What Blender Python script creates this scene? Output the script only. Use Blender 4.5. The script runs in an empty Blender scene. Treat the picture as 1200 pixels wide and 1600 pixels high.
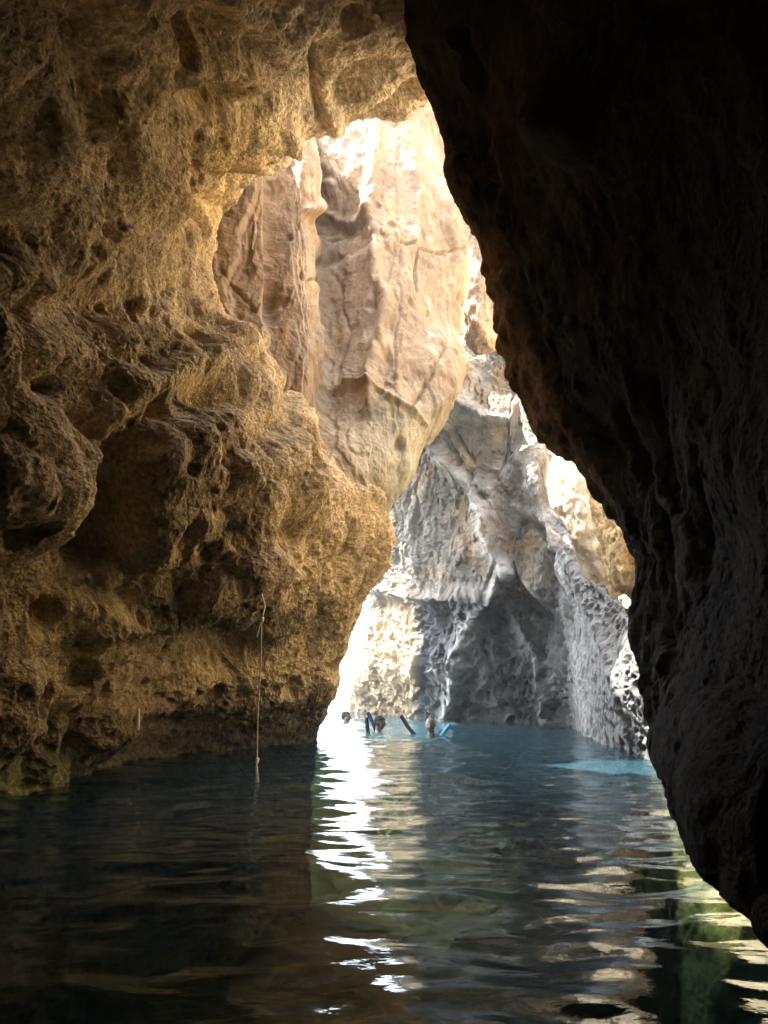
import bpy, bmesh, math, random
import numpy as np
from concurrent.futures import ThreadPoolExecutor
from mathutils import Vector, Matrix

random.seed(7)
rng = np.random.default_rng(7)
C = bpy.context.scene.collection
S = bpy.context.scene

# ------------------------------------------------------------------ camera
CAM_H = 0.75
PITCH = math.radians(12.6)
FPX = 1164.0
cam_d = bpy.data.cameras.new('camera')
cam_d.sensor_fit = 'VERTICAL'
cam_d.sensor_height = 36.0
cam_d.sensor_width = 27.0
cam_d.lens = 36.0 * FPX / 1600.0
cam_d.clip_start = 0.05
cam_d.clip_end = 9000
cam = bpy.data.objects.new('camera', cam_d)
cam.location = (0, 0, CAM_H)
cam.rotation_euler = (math.radians(90) + PITCH, 0, 0)
C.objects.link(cam)
S.camera = cam

# ------------------------------------------------------------------ sky, sun, exposure
SUN = Vector((-0.42, 0.05, 0.90)).normalized()
w = bpy.data.worlds.new('World')
S.world = w
w.use_nodes = True
nt = w.node_tree
bg = nt.nodes['Background']
sky = nt.nodes.new('ShaderNodeTexSky')
sky.sky_type = 'NISHITA'
sky.sun_disc = False
sky.sun_elevation = math.asin(SUN.z)
sky.sun_rotation = math.atan2(SUN.x, SUN.y)
sky.dust_density = 3.0
sky.ozone_density = 0.5
hs = nt.nodes.new('ShaderNodeHueSaturation')
hs.inputs['Saturation'].default_value = 0.55      # thin bright haze over the sea
nt.links.new(sky.outputs[0], hs.inputs['Color'])
nt.links.new(hs.outputs[0], bg.inputs[0])
bg.inputs[1].default_value = 0.15
sun_d = bpy.data.lights.new('sun', 'SUN')
sun_d.energy = 3.2
sun_d.angle = math.radians(0.5)
sun_d.color = (1.0, 0.94, 0.85)
sun = bpy.data.objects.new('sun', sun_d)
sun.rotation_euler = SUN.to_track_quat('Z', 'Y').to_euler()
C.objects.link(sun)
S.view_settings.view_transform = 'Standard'
S.view_settings.look = 'None'
S.view_settings.exposure = 4.0
S.view_settings.gamma = 1.0
S.cycles.max_bounces = 10
S.cycles.diffuse_bounces = 7
S.cycles.glossy_bounces = 4
S.cycles.transmission_bounces = 4
S.cycles.transparent_max_bounces = 8
S.cycles.sample_clamp_indirect = 6.0
S.cycles.caustics_reflective = False
S.cycles.caustics_refractive = False
S.cycles.use_denoising = True
S.cycles.volume_bounces = 1
HAZE = 0.0028

CP, SP = math.cos(PITCH), math.sin(PITCH)


def at(px, py, Y):
    """the point of the place that lies at distance Y along the sight line px, py of the survey photograph"""
    u = (px - 600.0) / FPX
    v = (800.0 - py) / FPX
    dy = CP - v * SP
    t = Y / dy
    return (u * t, Y, CAM_H + (SP + v * CP) * t)


def wl(px, py, z=0.0):
    """same, for a point at height z"""
    v = (800.0 - py) / FPX
    slope = (SP + v * CP) / (CP - v * SP)
    return at(px, py, (z - CAM_H) / slope)


def proj(P):
    dx, dy, dz = P[..., 0], P[..., 1], P[..., 2] - CAM_H
    f = dy * CP + dz * SP
    u = -dy * SP + dz * CP
    f = np.where(f > 0.05, f, 0.05)
    return 600 + FPX * dx / f, 800 - FPX * u / f


# ------------------------------------------------------------------ noise
def _hash(x, y, z, s):
    h = (x.astype(np.uint32) * np.uint32(374761393) + y.astype(np.uint32) * np.uint32(668265263)
         + z.astype(np.uint32) * np.uint32(2147483647) + np.uint32(s * 144665 + 12345))
    h = (h ^ (h >> np.uint32(13))) * np.uint32(1274126177)
    h = (h ^ (h >> np.uint32(15))) * np.uint32(2246822519)
    return h ^ (h >> np.uint32(16))


def perlin(P, seed=0):
    Pi = np.floor(P)
    f = (P - Pi).astype(np.float32)
    i = Pi.astype(np.int64)
    w_ = f * f * f * (f * (f * 6 - 15) + 10)
    out = np.zeros(len(P), np.float32)
    for dx in (0, 1):
        wx = w_[:, 0] if dx else 1 - w_[:, 0]
        for dy in (0, 1):
            wy = w_[:, 1] if dy else 1 - w_[:, 1]
            for dz in (0, 1):
                wz = w_[:, 2] if dz else 1 - w_[:, 2]
                h = _hash(i[:, 0] + dx, i[:, 1] + dy, i[:, 2] + dz, seed)
                gx = (h & np.uint32(1023)).astype(np.float32) / 511.5 - 1
                gy = ((h >> np.uint32(10)) & np.uint32(1023)).astype(np.float32) / 511.5 - 1
                gz = ((h >> np.uint32(20)) & np.uint32(1023)).astype(np.float32) / 511.5 - 1
                out += wx * wy * wz * (gx * (f[:, 0] - dx) + gy * (f[:, 1] - dy) + gz * (f[:, 2] - dz))
    return out * 1.3


def fbm(P, oct=4, gain=0.5, lac=2.03, seed=0, ridged=False):
    a, s, o = 1.0, 0.0, np.zeros(len(P), np.float32)
    Q = P.copy()
    for k in range(oct):
        n = perlin(Q, seed + k * 17)
        if ridged:
            n = 1 - 2 * np.abs(n) * 1.4
        o += a * n
        s += a
        a *= gain
        Q = Q * lac + 3.7
    return o / s


def worley(P, seed=0):
    """F1, F2 and a random number per cell (nearest 2x2x2 block of cells)"""
    B = np.floor(P - 0.5).astype(np.int64)
    f1 = np.full(len(P), 9.0, np.float32)
    f2 = f1.copy()
    rid = np.zeros(len(P), np.float32)
    for dx in (0, 1):
        for dy in (0, 1):
            for dz in (0, 1):
                c = B + (dx, dy, dz)
                h = _hash(c[:, 0], c[:, 1], c[:, 2], seed)
                jx = 0.15 + 0.7 * (h & np.uint32(1023)).astype(np.float32) / 1023
                jy = 0.15 + 0.7 * ((h >> np.uint32(10)) & np.uint32(1023)).astype(np.float32) / 1023
                jz = 0.15 + 0.7 * ((h >> np.uint32(20)) & np.uint32(1023)).astype(np.float32) / 1023
                d = np.sqrt((c[:, 0] + jx - P[:, 0]) ** 2 + (c[:, 1] + jy - P[:, 1]) ** 2
                            + (c[:, 2] + jz - P[:, 2]) ** 2).astype(np.float32)
                r = ((h >> np.uint32(7)) & np.uint32(4095)).astype(np.float32) / 4095
                near = d < f1
                f2 = np.where(near, f1, np.minimum(f2, d))
                rid = np.where(near, r, rid)
                f1 = np.where(near, d, f1)
    return f1, f2, rid


def sst(x, a, b):
    t = np.clip((x - a) / (b - a), 0, 1)
    return t * t * (3 - 2 * t)


# ------------------------------------------------------------------ control nets -> dense rock surfaces
def catmull(A, counts, axis):
    A = np.moveaxis(A, axis, 0)
    n = A.shape[0]
    E = np.concatenate([[2 * A[0] - A[1]], A, [2 * A[-1] - A[-2]]])
    out = []
    for k in range(n - 1):
        p0, p1, p2, p3 = E[k], E[k + 1], E[k + 2], E[k + 3]
        m1, m2 = (p2 - p0) / 2, (p3 - p1) / 2
        # keep the tangents within the span so that unequal spans do not overshoot
        L = np.linalg.norm(p2 - p1, axis=-1, keepdims=True) * 1.3
        for m in (m1, m2):
            l = np.linalg.norm(m, axis=-1, keepdims=True) + 1e-9
            m *= np.minimum(1, L / l)
        t = (np.arange(counts[k]) / counts[k]).reshape((-1,) + (1,) * (A.ndim - 1))
        t2, t3 = t * t, t * t * t
        out.append((2 * t3 - 3 * t2 + 1) * p1 + (t3 - 2 * t2 + t) * m1 + (-2 * t3 + 3 * t2) * p2 + (t3 - t2) * m2)
    out.append(A[-1:])
    return np.moveaxis(np.concatenate(out), 0, axis)


def counts_for(N, axis, dens, off, stretch=.3, cap=90):
    A = np.moveaxis(N, axis, 0)
    px, py = proj(A)
    vis = (px > -60) & (px < 1260) & (py > -60) & (py < 1660) & (A[..., 1] > 0.3)
    d = np.hypot(np.diff(np.clip(px, -60, 1260), axis=0), np.diff(np.clip(py, -60, 1660), axis=0)) * 0.64
    d = np.minimum(d, 420)
    l3 = np.linalg.norm(np.diff(A, axis=0), axis=-1)
    v = vis[1:] | vis[:-1]
    dist = np.linalg.norm(A - np.array([0, 0, CAM_H]), axis=-1)
    dm = np.minimum(dist[1:], dist[:-1])
    # in view: about one vertex per pixel of length seen square on (capped); out of view: coarse
    pix = np.where(v, np.maximum(d, np.minimum(l3 / np.maximum(dm, 1.5) * 745 * stretch, cap)), 0).max(axis=1)
    return [int(min(520, max(4, pix[k] * dens, min(60, np.median(l3[k]) / off)))) for k in range(len(pix))]


def grid_normals(G):
    du = np.gradient(G, axis=1)
    dv = np.gradient(G, axis=0)
    n = np.cross(du, dv)
    n /= np.linalg.norm(n, axis=-1, keepdims=True) + 1e-12
    return n


def grid_mesh(name, G, col, mat, flip=False, smooth=True):
    R, K = G.shape[:2]
    me = bpy.data.meshes.new(name)
    me.vertices.add(R * K)
    me.vertices.foreach_set('co', G.reshape(-1).astype(np.float32))
    idx = np.arange(R * K, dtype=np.int32).reshape(R, K)
    q = np.stack([idx[:-1, :-1], idx[:-1, 1:], idx[1:, 1:], idx[1:, :-1]], -1).reshape(-1, 4)
    if flip:
        q = q[:, ::-1]
    nq = len(q)
    me.loops.add(nq * 4)
    me.loops.foreach_set('vertex_index', np.ascontiguousarray(q).reshape(-1))
    me.polygons.add(nq)
    me.polygons.foreach_set('loop_start', np.arange(nq, dtype=np.int32) * 4)
    me.polygons.foreach_set('use_smooth', np.full(nq, smooth))
    me.update(calc_edges=True)
    me.validate()
    if col is not None:
        ca = me.color_attributes.new('rock', 'FLOAT_COLOR', 'POINT')
        c4 = np.ones((R * K, 4), np.float32)
        c4[:, :3] = col.reshape(-1, 3)
        ca.data.foreach_set('color', c4.reshape(-1))
    me.materials.append(mat)
    ob = bpy.data.objects.new(name, me)
    C.objects.link(ob)
    return ob


def chunked(fn, *arrs):
    n = len(arrs[0])
    step = 40000
    cuts = list(range(0, n, step))
    with ThreadPoolExecutor(8) as ex:
        parts = list(ex.map(lambda k: fn(*[a[k:k + step] for a in arrs]), cuts))
    return np.concatenate(parts)


def features(px, py, feats):
    """dents and bosses: (px, py, rx, ry, angle, depth) and ridges: ('r', [(px,py),...], width, height)"""
    d = np.zeros(px.shape, np.float32)
    for f in feats:
        if f[0] == 'r':
            _, pts, wd, hgt = f
            best = np.full(px.shape, 1e9, np.float32)
            for (ax, ay), (bx, by) in zip(pts[:-1], pts[1:]):
                vx, vy = bx - ax, by - ay
                t = np.clip(((px - ax) * vx + (py - ay) * vy) / (vx * vx + vy * vy), 0, 1)
                best = np.minimum(best, np.hypot(px - ax - t * vx, py - ay - t * vy))
            d += hgt * np.exp(-(best / wd) ** 2)
        else:
            x, y, rx, ry, a, dep = f
            ca, sa = math.cos(math.radians(a)), math.sin(math.radians(a))
            u = ((px - x) * ca + (py - y) * sa) / rx
            v = (-(px - x) * sa + (py - y) * ca) / ry
            r2 = u * u + v * v
            d += dep * np.exp(-r2 * r2 * 0.25 - r2 * 0.75)
    return d


def rock(name, rows, mat, relief, colour, feats=(), dens=1.0, off=0.09, warp=14.0, eye=None, stretch=.3, cap=90):
    """rows: equal-length lists of 3-D points, from the foot up; relief(P, px, py, N) -> metres along the normal"""
    N = np.array(rows, float)
    cr = counts_for(N, 0, dens, off, stretch, cap)
    cc = counts_for(N, 1, dens, off, stretch, cap)
    G = catmull(catmull(N, cr, 0), cc, 1)
    nrm = grid_normals(G)
    e = np.array([0, 0, CAM_H]) if eye is None else np.array(eye)
    px, py = proj(G)
    vis = (px > 0) & (px < 1200) & (py > 0) & (py < 1600) & (G[..., 1] > .3)
    s = np.einsum('ijk,ijk->ij', nrm, e - G)
    if eye is None and vis.any():
        s = s[vis]
    flip = s.mean() < 0
    if flip:
        nrm = -nrm
    P = G.reshape(-1, 3)
    n = nrm.reshape(-1, 3)
    # let the outlines of the features wander
    def work(P, n, pxc, pyc):
        wob = np.stack([fbm(P * 1.7, 4, seed=91), fbm(P * 1.7, 4, seed=92)], -1) * warp * 2.2
        ppx, ppy = pxc + wob[:, 0], pyc + wob[:, 1]
        front = np.where(P[:, 1] > 0.4, 1.0, 0.0)
        Q = P + n * (relief(P, ppx, ppy, n) + front * features(ppx, ppy, feats))[:, None]
        return np.concatenate([Q, colour(Q, ppx, ppy)], 1)
    QC = chunked(work, P, n, px.reshape(-1), py.reshape(-1))
    Q, col = QC[:, :3], np.ascontiguousarray(QC[:, 3:])
    ob = grid_mesh(name, Q.reshape(G.shape), col, mat, flip)
    return ob


def mixc(a, b, t):
    return np.asarray(a)[None] * (1 - t[:, None]) + np.asarray(b)[None] * t[:, None] if np.ndim(a) == 1 \
        else a * (1 - t[:, None]) + np.asarray(b)[None] * t[:, None]


# ------------------------------------------------------------------ materials
def new_mat(name):
    m = bpy.data.materials.new(name)
    m.use_nodes = True
    return m, m.node_tree, m.node_tree.nodes['Principled BSDF']


def rock_mat(name, rough=0.85, bump=0.35, scale=22.0, mottling=0.35, spec=0.3):
    m, t, b = new_mat(name)
    L = t.links.new
    at_ = t.nodes.new('ShaderNodeAttribute')
    at_.attribute_name = 'rock'
    tc = t.nodes.new('ShaderNodeTexCoord')
    n1 = t.nodes.new('ShaderNodeTexNoise')
    n1.inputs['Scale'].default_value = scale
    n1.inputs['Detail'].default_value = 8
    n1.inputs['Roughness'].default_value = 0.65
    L(tc.outputs['Object'], n1.inputs['Vector'])
    n2 = t.nodes.new('ShaderNodeTexNoise')
    n2.inputs['Scale'].default_value = scale * 0.16
    n2.inputs['Detail'].default_value = 6
    L(tc.outputs['Object'], n2.inputs['Vector'])
    r1 = t.nodes.new('ShaderNodeMapRange')
    r1.inputs[1].default_value = 0.3
    r1.inputs[2].default_value = 0.7
    r1.inputs[3].default_value = 1 - mottling
    r1.inputs[4].default_value = 1 + mottling
    L(n1.outputs[0], r1.inputs[0])
    r2 = t.nodes.new('ShaderNodeMapRange')
    r2.inputs[1].default_value = 0.3
    r2.inputs[2].default_value = 0.7
    r2.inputs[3].default_value = 1 - mottling * .6
    r2.inputs[4].default_value = 1 + mottling * .6
    L(n2.outputs[0], r2.inputs[0])
    mu = t.nodes.new('ShaderNodeMath')
    mu.operation = 'MULTIPLY'
    L(r1.outputs[0], mu.inputs[0])
    L(r2.outputs[0], mu.inputs[1])
    vm = t.nodes.new('ShaderNodeVectorMath')
    vm.operation = 'SCALE'
    L(at_.outputs['Color'], vm.inputs[0])
    L(mu.outputs[0], vm.inputs['Scale'])
    L(vm.outputs[0], b.inputs['Base Color'])
    b.inputs['Roughness'].default_value = rough
    b.inputs['Specular IOR Level'].default_value = spec
    n3 = t.nodes.new('ShaderNodeTexNoise')
    n3.inputs['Scale'].default_value = scale * 2.2
    n3.inputs['Detail'].default_value = 9
    n3.inputs['Roughness'].default_value = 0.7
    L(tc.outputs['Object'], n3.inputs['Vector'])
    bp = t.nodes.new('ShaderNodeBump')
    bp.inputs['Strength'].default_value = bump
    bp.inputs['Distance'].default_value = 0.03
    L(n3.outputs[0], bp.inputs['Height'])
    L(bp.outputs[0], b.inputs['Normal'])
    return m


M_BROWN = rock_mat('brown_limestone', 0.85, 1.0, 26, .62)
M_TAN = rock_mat('tan_limestone', 0.8, 0.6, 11, 0.32)
M_GREY = rock_mat('grey_limestone', 0.7, 0.4, 16, 0.3, 0.4)
M_DARK = rock_mat('dark_limestone', 0.9, 0.6, 18, 0.35, 0.08)


def plain_mat(name, col, rough=0.6, nscale=40, amt=0.2, bump=0.2):
    m, t, b = new_mat(name)
    b.inputs['Specular IOR Level'].default_value = 0.12
    L = t.links.new
    tc = t.nodes.new('ShaderNodeTexCoord')
    n1 = t.nodes.new('ShaderNodeTexNoise')
    n1.inputs['Scale'].default_value = nscale
    n1.inputs['Detail'].default_value = 6
    L(tc.outputs['Object'], n1.inputs['Vector'])
    r = t.nodes.new('ShaderNodeValToRGB')
    r.color_ramp.elements[0].position = 0.3
    r.color_ramp.elements[1].position = 0.7
    r.color_ramp.elements[0].color = tuple(c * (1 - amt) for c in col) + (1,)
    r.color_ramp.elements[1].color = tuple(min(1, c * (1 + amt)) for c in col) + (1,)
    L(n1.outputs[0], r.inputs[0])
    L(r.outputs[0], b.inputs['Base Color'])
    b.inputs['Roughness'].default_value = rough
    if bump:
        bp = t.nodes.new('ShaderNodeBump')
        bp.inputs['Strength'].default_value = bump
        bp.inputs['Distance'].default_value = 0.005
        L(n1.outputs[0], bp.inputs['Height'])
        L(bp.outputs[0], b.inputs['Normal'])
    return m


# ------------------------------------------------------------------ reliefs and colours
def relief_brown(P, px, py, n):
    wq = P + 0.22 * np.stack([fbm(P * 1.3, 3, seed=k) for k in (1, 2, 3)], -1) * .5
    big = 0.24 * fbm(wq * 0.75, 3, seed=5)
    lump = 0.26 * (np.abs(perlin(wq * 1.35, 19)) - .2) + 0.13 * (np.abs(perlin(wq * 2.9 + 3, 20)) - .2)
    f1, f2, r = worley(wq * 2.9, 21)
    pits = -0.16 * sst(0.48 - f1, 0.0, 0.34) * (r > 0.80)
    g1, g2, r2 = worley(wq * 9.0, 23)
    zone = sst(fbm(P * 1.1, 3, seed=31), -0.15, 0.25)
    low = sst(P[:, 2], 1.3, 0.5)
    small = -0.05 * sst(0.6 - g1, 0.05, 0.4) * (r2 > 0.5) * np.maximum(zone, low)
    mid = 0.06 * fbm(wq * 4.5, 5, gain=0.64, seed=41)
    mid = mid + 0.028 * (np.abs(perlin(wq * 6.5, 45)) - .2)
    fine = 0.034 * fbm(P * 18, 4, gain=0.85, seed=51)
    far = sst(P[:, 1], 7.1, 7.9)
    return big * (1 - .4 * far) + lump * (1 - .65 * far) + pits + small + mid + fine


def colour_brown(P, px, py):
    a = fbm(P * 0.9, 4, seed=61)
    b = fbm(P * 3.0, 4, seed=63)
    c = mixc((0.45, 0.31, 0.16), (0.58, 0.42, 0.22), sst(a, -0.25, 0.3))
    c = mixc(c, (0.49, 0.36, 0.14), 0.5 * sst(b, 0.05, 0.35))
    c = mixc(c, (0.28, 0.19, 0.10), 0.7 * sst(fbm(P * 1.6, 4, seed=67), 0.12, 0.4))
    # pale roof towards the chimney, bounced light partly put into the colour
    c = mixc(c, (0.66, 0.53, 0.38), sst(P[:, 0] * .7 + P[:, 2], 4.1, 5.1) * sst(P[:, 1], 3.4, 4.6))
    # wet dark band at the water line
    c = mixc(c, (0.20, 0.145, 0.08), 0.8 * sst(P[:, 2] + .15 * a, 0.75, 0.15))
    c = mixc(c, (0.085, 0.07, 0.048), 0.8 * sst(P[:, 2] + .14 * b, 0.30, 0.16))      # wet tide band
    c = mixc(c, (0.022, 0.032, 0.028), sst(P[:, 2] + .1 * b, -.03, -.22))      # dark weed under water
    c = mixc(c, (0.34, 0.32, 0.11), 0.7 * sst(P[:, 2] + .2 * b, 0.28, 0.08) * sst(P[:, 1], 6.4, 5.0) * sst(P[:, 2], -.3, -.05))
    return c


def terr(x):
    f = np.floor(x)
    return f + sst(x - f, .72, 1.0)


def plates(P, seed, sc=(1.1, 1.1, 0.5), amp=0.09, crack=0.06):
    q = P + 0.35 * np.stack([fbm(P * 0.9, 4, seed=seed + k) for k in (1, 2, 3)], -1)
    f1, f2, r = worley(q * np.array(sc), seed + 7)
    e = f2 - f1
    return amp * (r - 0.5) * sst(e, 0.0, 0.10) - crack * np.exp(-(e / 0.035) ** 2)


def relief_tan(P, px, py, n):
    d = 0.13 * fbm(P * np.array([1.0, 1.0, 0.45]) * 0.9, 4, seed=71)
    d = d + plates(P, 171, (0.9, 0.9, 0.32), 0.16, 0.02) + plates(P + 5, 181, (2.0, 2.0, 0.6), 0.03, 0.004)
    d = d + 0.032 * fbm(P * np.array([4, 4, 1.8]), 5, gain=.6, seed=73) + 0.008 * fbm(P * 22, 3, seed=75)
    d = d + 0.028 * terr(fbm(P * np.array([1.3, 1.3, .45]) + 9, 4, gain=.5, seed=79) * 5) + 0.008 * terr(fbm(P * np.array([3, 3, 1.6]), 4, seed=80) * 6)
    f1, f2, r = worley(P * 4.2, 77)
    d = d - 0.05 * sst(0.5 - f1, 0.05, 0.4) * (r > 0.86)
    return d


def colour_tan(P, px, py):
    a = fbm(P * np.array([1.6, 1.6, 0.6]), 4, seed=81)
    b = fbm(P * 4, 4, seed=83)
    c = mixc((0.215, 0.143, 0.08), (0.285, 0.20, 0.118), sst(a, -0.25, 0.3))
    c = mixc(c, (0.36, 0.28, 0.195), 0.6 * sst(b, 0.1, 0.4))
    c = mixc(c, (0.30, 0.18, 0.08), 0.55 * sst(fbm(P * np.array([2.5, 2.5, .9]), 4, seed=87), 0.1, 0.4))
    c = mixc(c, (0.33, 0.32, 0.22), 0.5 * sst(P[:, 2], 4.3, 3.2) * sst(P[:, 0], -.8, .2))
    return c


def relief_grey(P, px, py, n):
    up = sst(P[:, 2], 1.9, 2.3) * (1 - sst(px, 856, 880))
    wq = P + 0.2 * np.stack([fbm(P * 1.6, 3, seed=k) for k in (201, 202, 203)], -1)
    d = 0.22 * fbm(P * np.array([.9, .9, .6]), 4, seed=205)
    hi = plates(P, 211, (1.3, 1.3, 0.5), 0.26, 0.03) + 0.05 * terr(fbm(P * np.array([1.6, 1.6, .7]), 5, gain=.55, seed=217) * 7) + 0.05 * fbm(wq * 4, 4, seed=215, ridged=True)
    f1, f2, r = worley(wq * np.array([5.2, 5.2, 4.2]), 221)
    g1, g2, r2 = worley(wq * np.array([12, 12, 9.]), 223)
    pm = .35 + 1.3 * sst(fbm(P * 1.3, 3, seed=229), -.3, .35)
    lo = (0.16 * fbm(wq * np.array([1.9, 1.9, .9]), 4, seed=225, ridged=True) - 0.12 * pm * sst(0.66 - f1, 0, 0.42) * (r > .4)
          - 0.05 * (2 - pm) * sst(0.62 - g1, 0, 0.42) * (r2 > .35) + .05 * fbm(wq * 4.5, 5, gain=.65, seed=233))
    rg = sst(px, 862, 892)
    h1, _, r3 = worley(wq * np.array([8, 8, 6.5]), 241)
    h2, _, r4 = worley(wq * np.array([17, 17, 14]), 243)
    rl = (0.07 * fbm(P * 1.6, 4, seed=245) - 0.085 * sst(0.64 - h1, 0, .42) * (r3 > .25) - 0.04 * sst(0.62 - h2, 0, .42) * (r4 > .3)
          + .03 * fbm(P * 7, 4, gain=.65, seed=247))
    vd = np.array([0, 0, CAM_H]) - P
    vd /= np.linalg.norm(vd, axis=1, keepdims=True)
    rl = rl * (1 - .6 * sst(px, 985, 1020)) * (.2 + .8 * sst((n * vd).sum(1), .05, .4))
    return (d + hi * up + lo * (1 - up)) * (1 - rg) * (1 - sst(px, 795, 825) * .7 * sst(P[:, 2], 2.6, 3.3)) + rl * rg + 0.03 * (1 - .7 * rg) * fbm(wq * 8, 4, gain=.68, seed=227) + .10 * up * (1 - sst(px, 795, 830))


VEIN = [[(735, 545), (742, 600), (735, 640), (765, 660), (800, 665)], [(735, 640), (700, 690), (705, 720), (745, 760), (765, 820), (768, 870), (785, 890)],
        [(785, 890), (755, 925), (735, 985), (715, 1060), (705, 1125)], [(845, 690), (835, 750), (805, 790), (850, 815), (880, 890), (895, 960), (905, 1060), (920, 1150)],
        [(870, 800), (900, 900), (925, 960), (960, 1060), (985, 1150)], [(800, 960), (825, 1000), (850, 1060), (860, 1130)], [(845, 690), (790, 740), (768, 800)]]


def colour_grey(P, px, py):
    a = fbm(P * 1.2, 4, seed=231)
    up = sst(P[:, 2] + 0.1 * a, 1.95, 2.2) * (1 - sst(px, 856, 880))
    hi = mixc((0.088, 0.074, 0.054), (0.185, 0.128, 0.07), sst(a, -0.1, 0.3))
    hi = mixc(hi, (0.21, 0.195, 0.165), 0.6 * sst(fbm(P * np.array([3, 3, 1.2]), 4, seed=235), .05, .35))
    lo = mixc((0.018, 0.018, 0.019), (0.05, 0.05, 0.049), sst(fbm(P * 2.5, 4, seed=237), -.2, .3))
    v = np.clip(features(px, py, [('r', k, 15, 1.0) for k in VEIN]), 0, 1)
    v = v * sst(fbm(P * 5, 4, seed=239), -.35, .15)
    lo = mixc(lo, (0.19, 0.19, 0.18), v)
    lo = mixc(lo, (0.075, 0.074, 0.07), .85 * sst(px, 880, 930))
    hi = mixc(hi, (0.32, 0.31, 0.285), .8 * v)
    end = sst(px + 12 * a, 1046, 1066)
    dry = mixc(np.tile(np.array([[.56, .46, .30]]), (len(P), 1)), (.42, .38, .18), .7 * sst(P[:, 2] + .12 * a, .05, -.15) * sst(fbm(P * 3.5, 4, seed=249), -.25, .15))
    dry = mixc(dry, (.022, .032, .026), sst(P[:, 2] + .25 * fbm(P * 2.5, 3, seed=251), -1.0, -1.5))
    end = np.maximum(end, sst(px + 20 * a, 970, 1050) * sst(P[:, 2], .02, -.12))
    lo = lo * (1 - end[:, None]) + dry * end[:, None]
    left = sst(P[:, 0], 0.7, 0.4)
    lo = mixc(lo, (0.30, 0.21, 0.11), 0.9 * left)  # brown-gold of the sun patch put into the rock colour
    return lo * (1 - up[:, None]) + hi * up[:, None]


def relief_dark(P, px, py, n):
    wq = P + 0.22 * np.stack([fbm(P * 1.5, 3, seed=k) for k in (301, 302, 303)], -1)
    d = 0.14 * fbm(wq * 0.9, 3, seed=305)
    st = fbm(wq * np.array([5.0, 3.0, 1.3]), 4, seed=307, ridged=True)
    edge = .25 + .75 * sst(P[:, 1], 3.9, 4.8)
    d = d + 0.03 * st * edge
    g1, g2, r2 = worley(wq * np.array([9, 6, 4.]), 311)
    d = d - 0.04 * sst(0.62 - g1, 0, 0.45) * (r2 > .45) * edge
    return d + 0.03 * fbm(wq * 9, 5, gain=.68, seed=313)


def colour_dark(P, px, py):
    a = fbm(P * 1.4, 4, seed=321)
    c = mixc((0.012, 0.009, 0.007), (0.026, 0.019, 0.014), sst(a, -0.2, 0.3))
    c = mixc(c, (0.20, 0.13, 0.075), .9 * sst(P[:, 1] + .25 * a, 5.0, 5.4) * sst(P[:, 2], 1.6, 2.6))      # ochre rim: warm light near the chimney put into the colour
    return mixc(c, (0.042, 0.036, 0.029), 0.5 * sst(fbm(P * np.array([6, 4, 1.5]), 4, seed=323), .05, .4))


def relief_cliff(P, px, py, n):
    return 0.5 * fbm(P * .5, 4, seed=401) + plates(P, 411, (.6, .6, .4), .5, .15) + 0.10 * fbm(P * 3, 5, gain=.6, seed=403)


def colour_cliff(P, px, py):
    return mixc((0.42, 0.33, 0.21), (0.55, 0.47, 0.35), sst(fbm(P * .9, 4, seed=421), -.2, .3))


def structure(o):
    o['kind'] = 'structure'
    return o


def tag(o, label, cat, group=None):
    o['label'] = label
    o['category'] = cat
    if group:
        o['group'] = group
    return o


def sh(p, dx=0, dy=0, dz=0):
    return (p[0] + dx, p[1] + dy, p[2] + dz)


# ------------------------------------------------------------------ left wall and roof
def left_row(pts, z=None, wrap='side'):
    """pts for columns 2..7; adds two columns to the left towards and past the camera and two behind the far edge"""
    q0 = pts[0]
    p = [at(q0[0] - 80, q0[1], q0[2] * .93)] + [at(*q) for q in pts]
    a = p[0]
    c1 = (a[0] - .2, a[1] - 2.0, a[2] + .1)
    c0 = (a[0] - .5, a[1] - 6.5, a[2] + .1)
    e = p[-1]
    if wrap == 'side':
        w1, w2 = sh(e, -.35, .9, 0), sh(e, -1.6, 1.1, 0)
    else:
        w1, w2 = (sh(e, -.4, .75, .35), sh(e, -1.9, 1.7, 1.2)) if e[0] < -.7 else (sh(e, -.4, .5, .45), sh(e, -1.9, 1.2, 1.4)) if e[0] < -.2 else (sh(e, -.1, .35, .6), sh(e, -.5, .2, 2.0))  # unseen back of the roof, shaped to bar sun from the tan slabs
    return [c0, c1] + p + [w1, w2]


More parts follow.
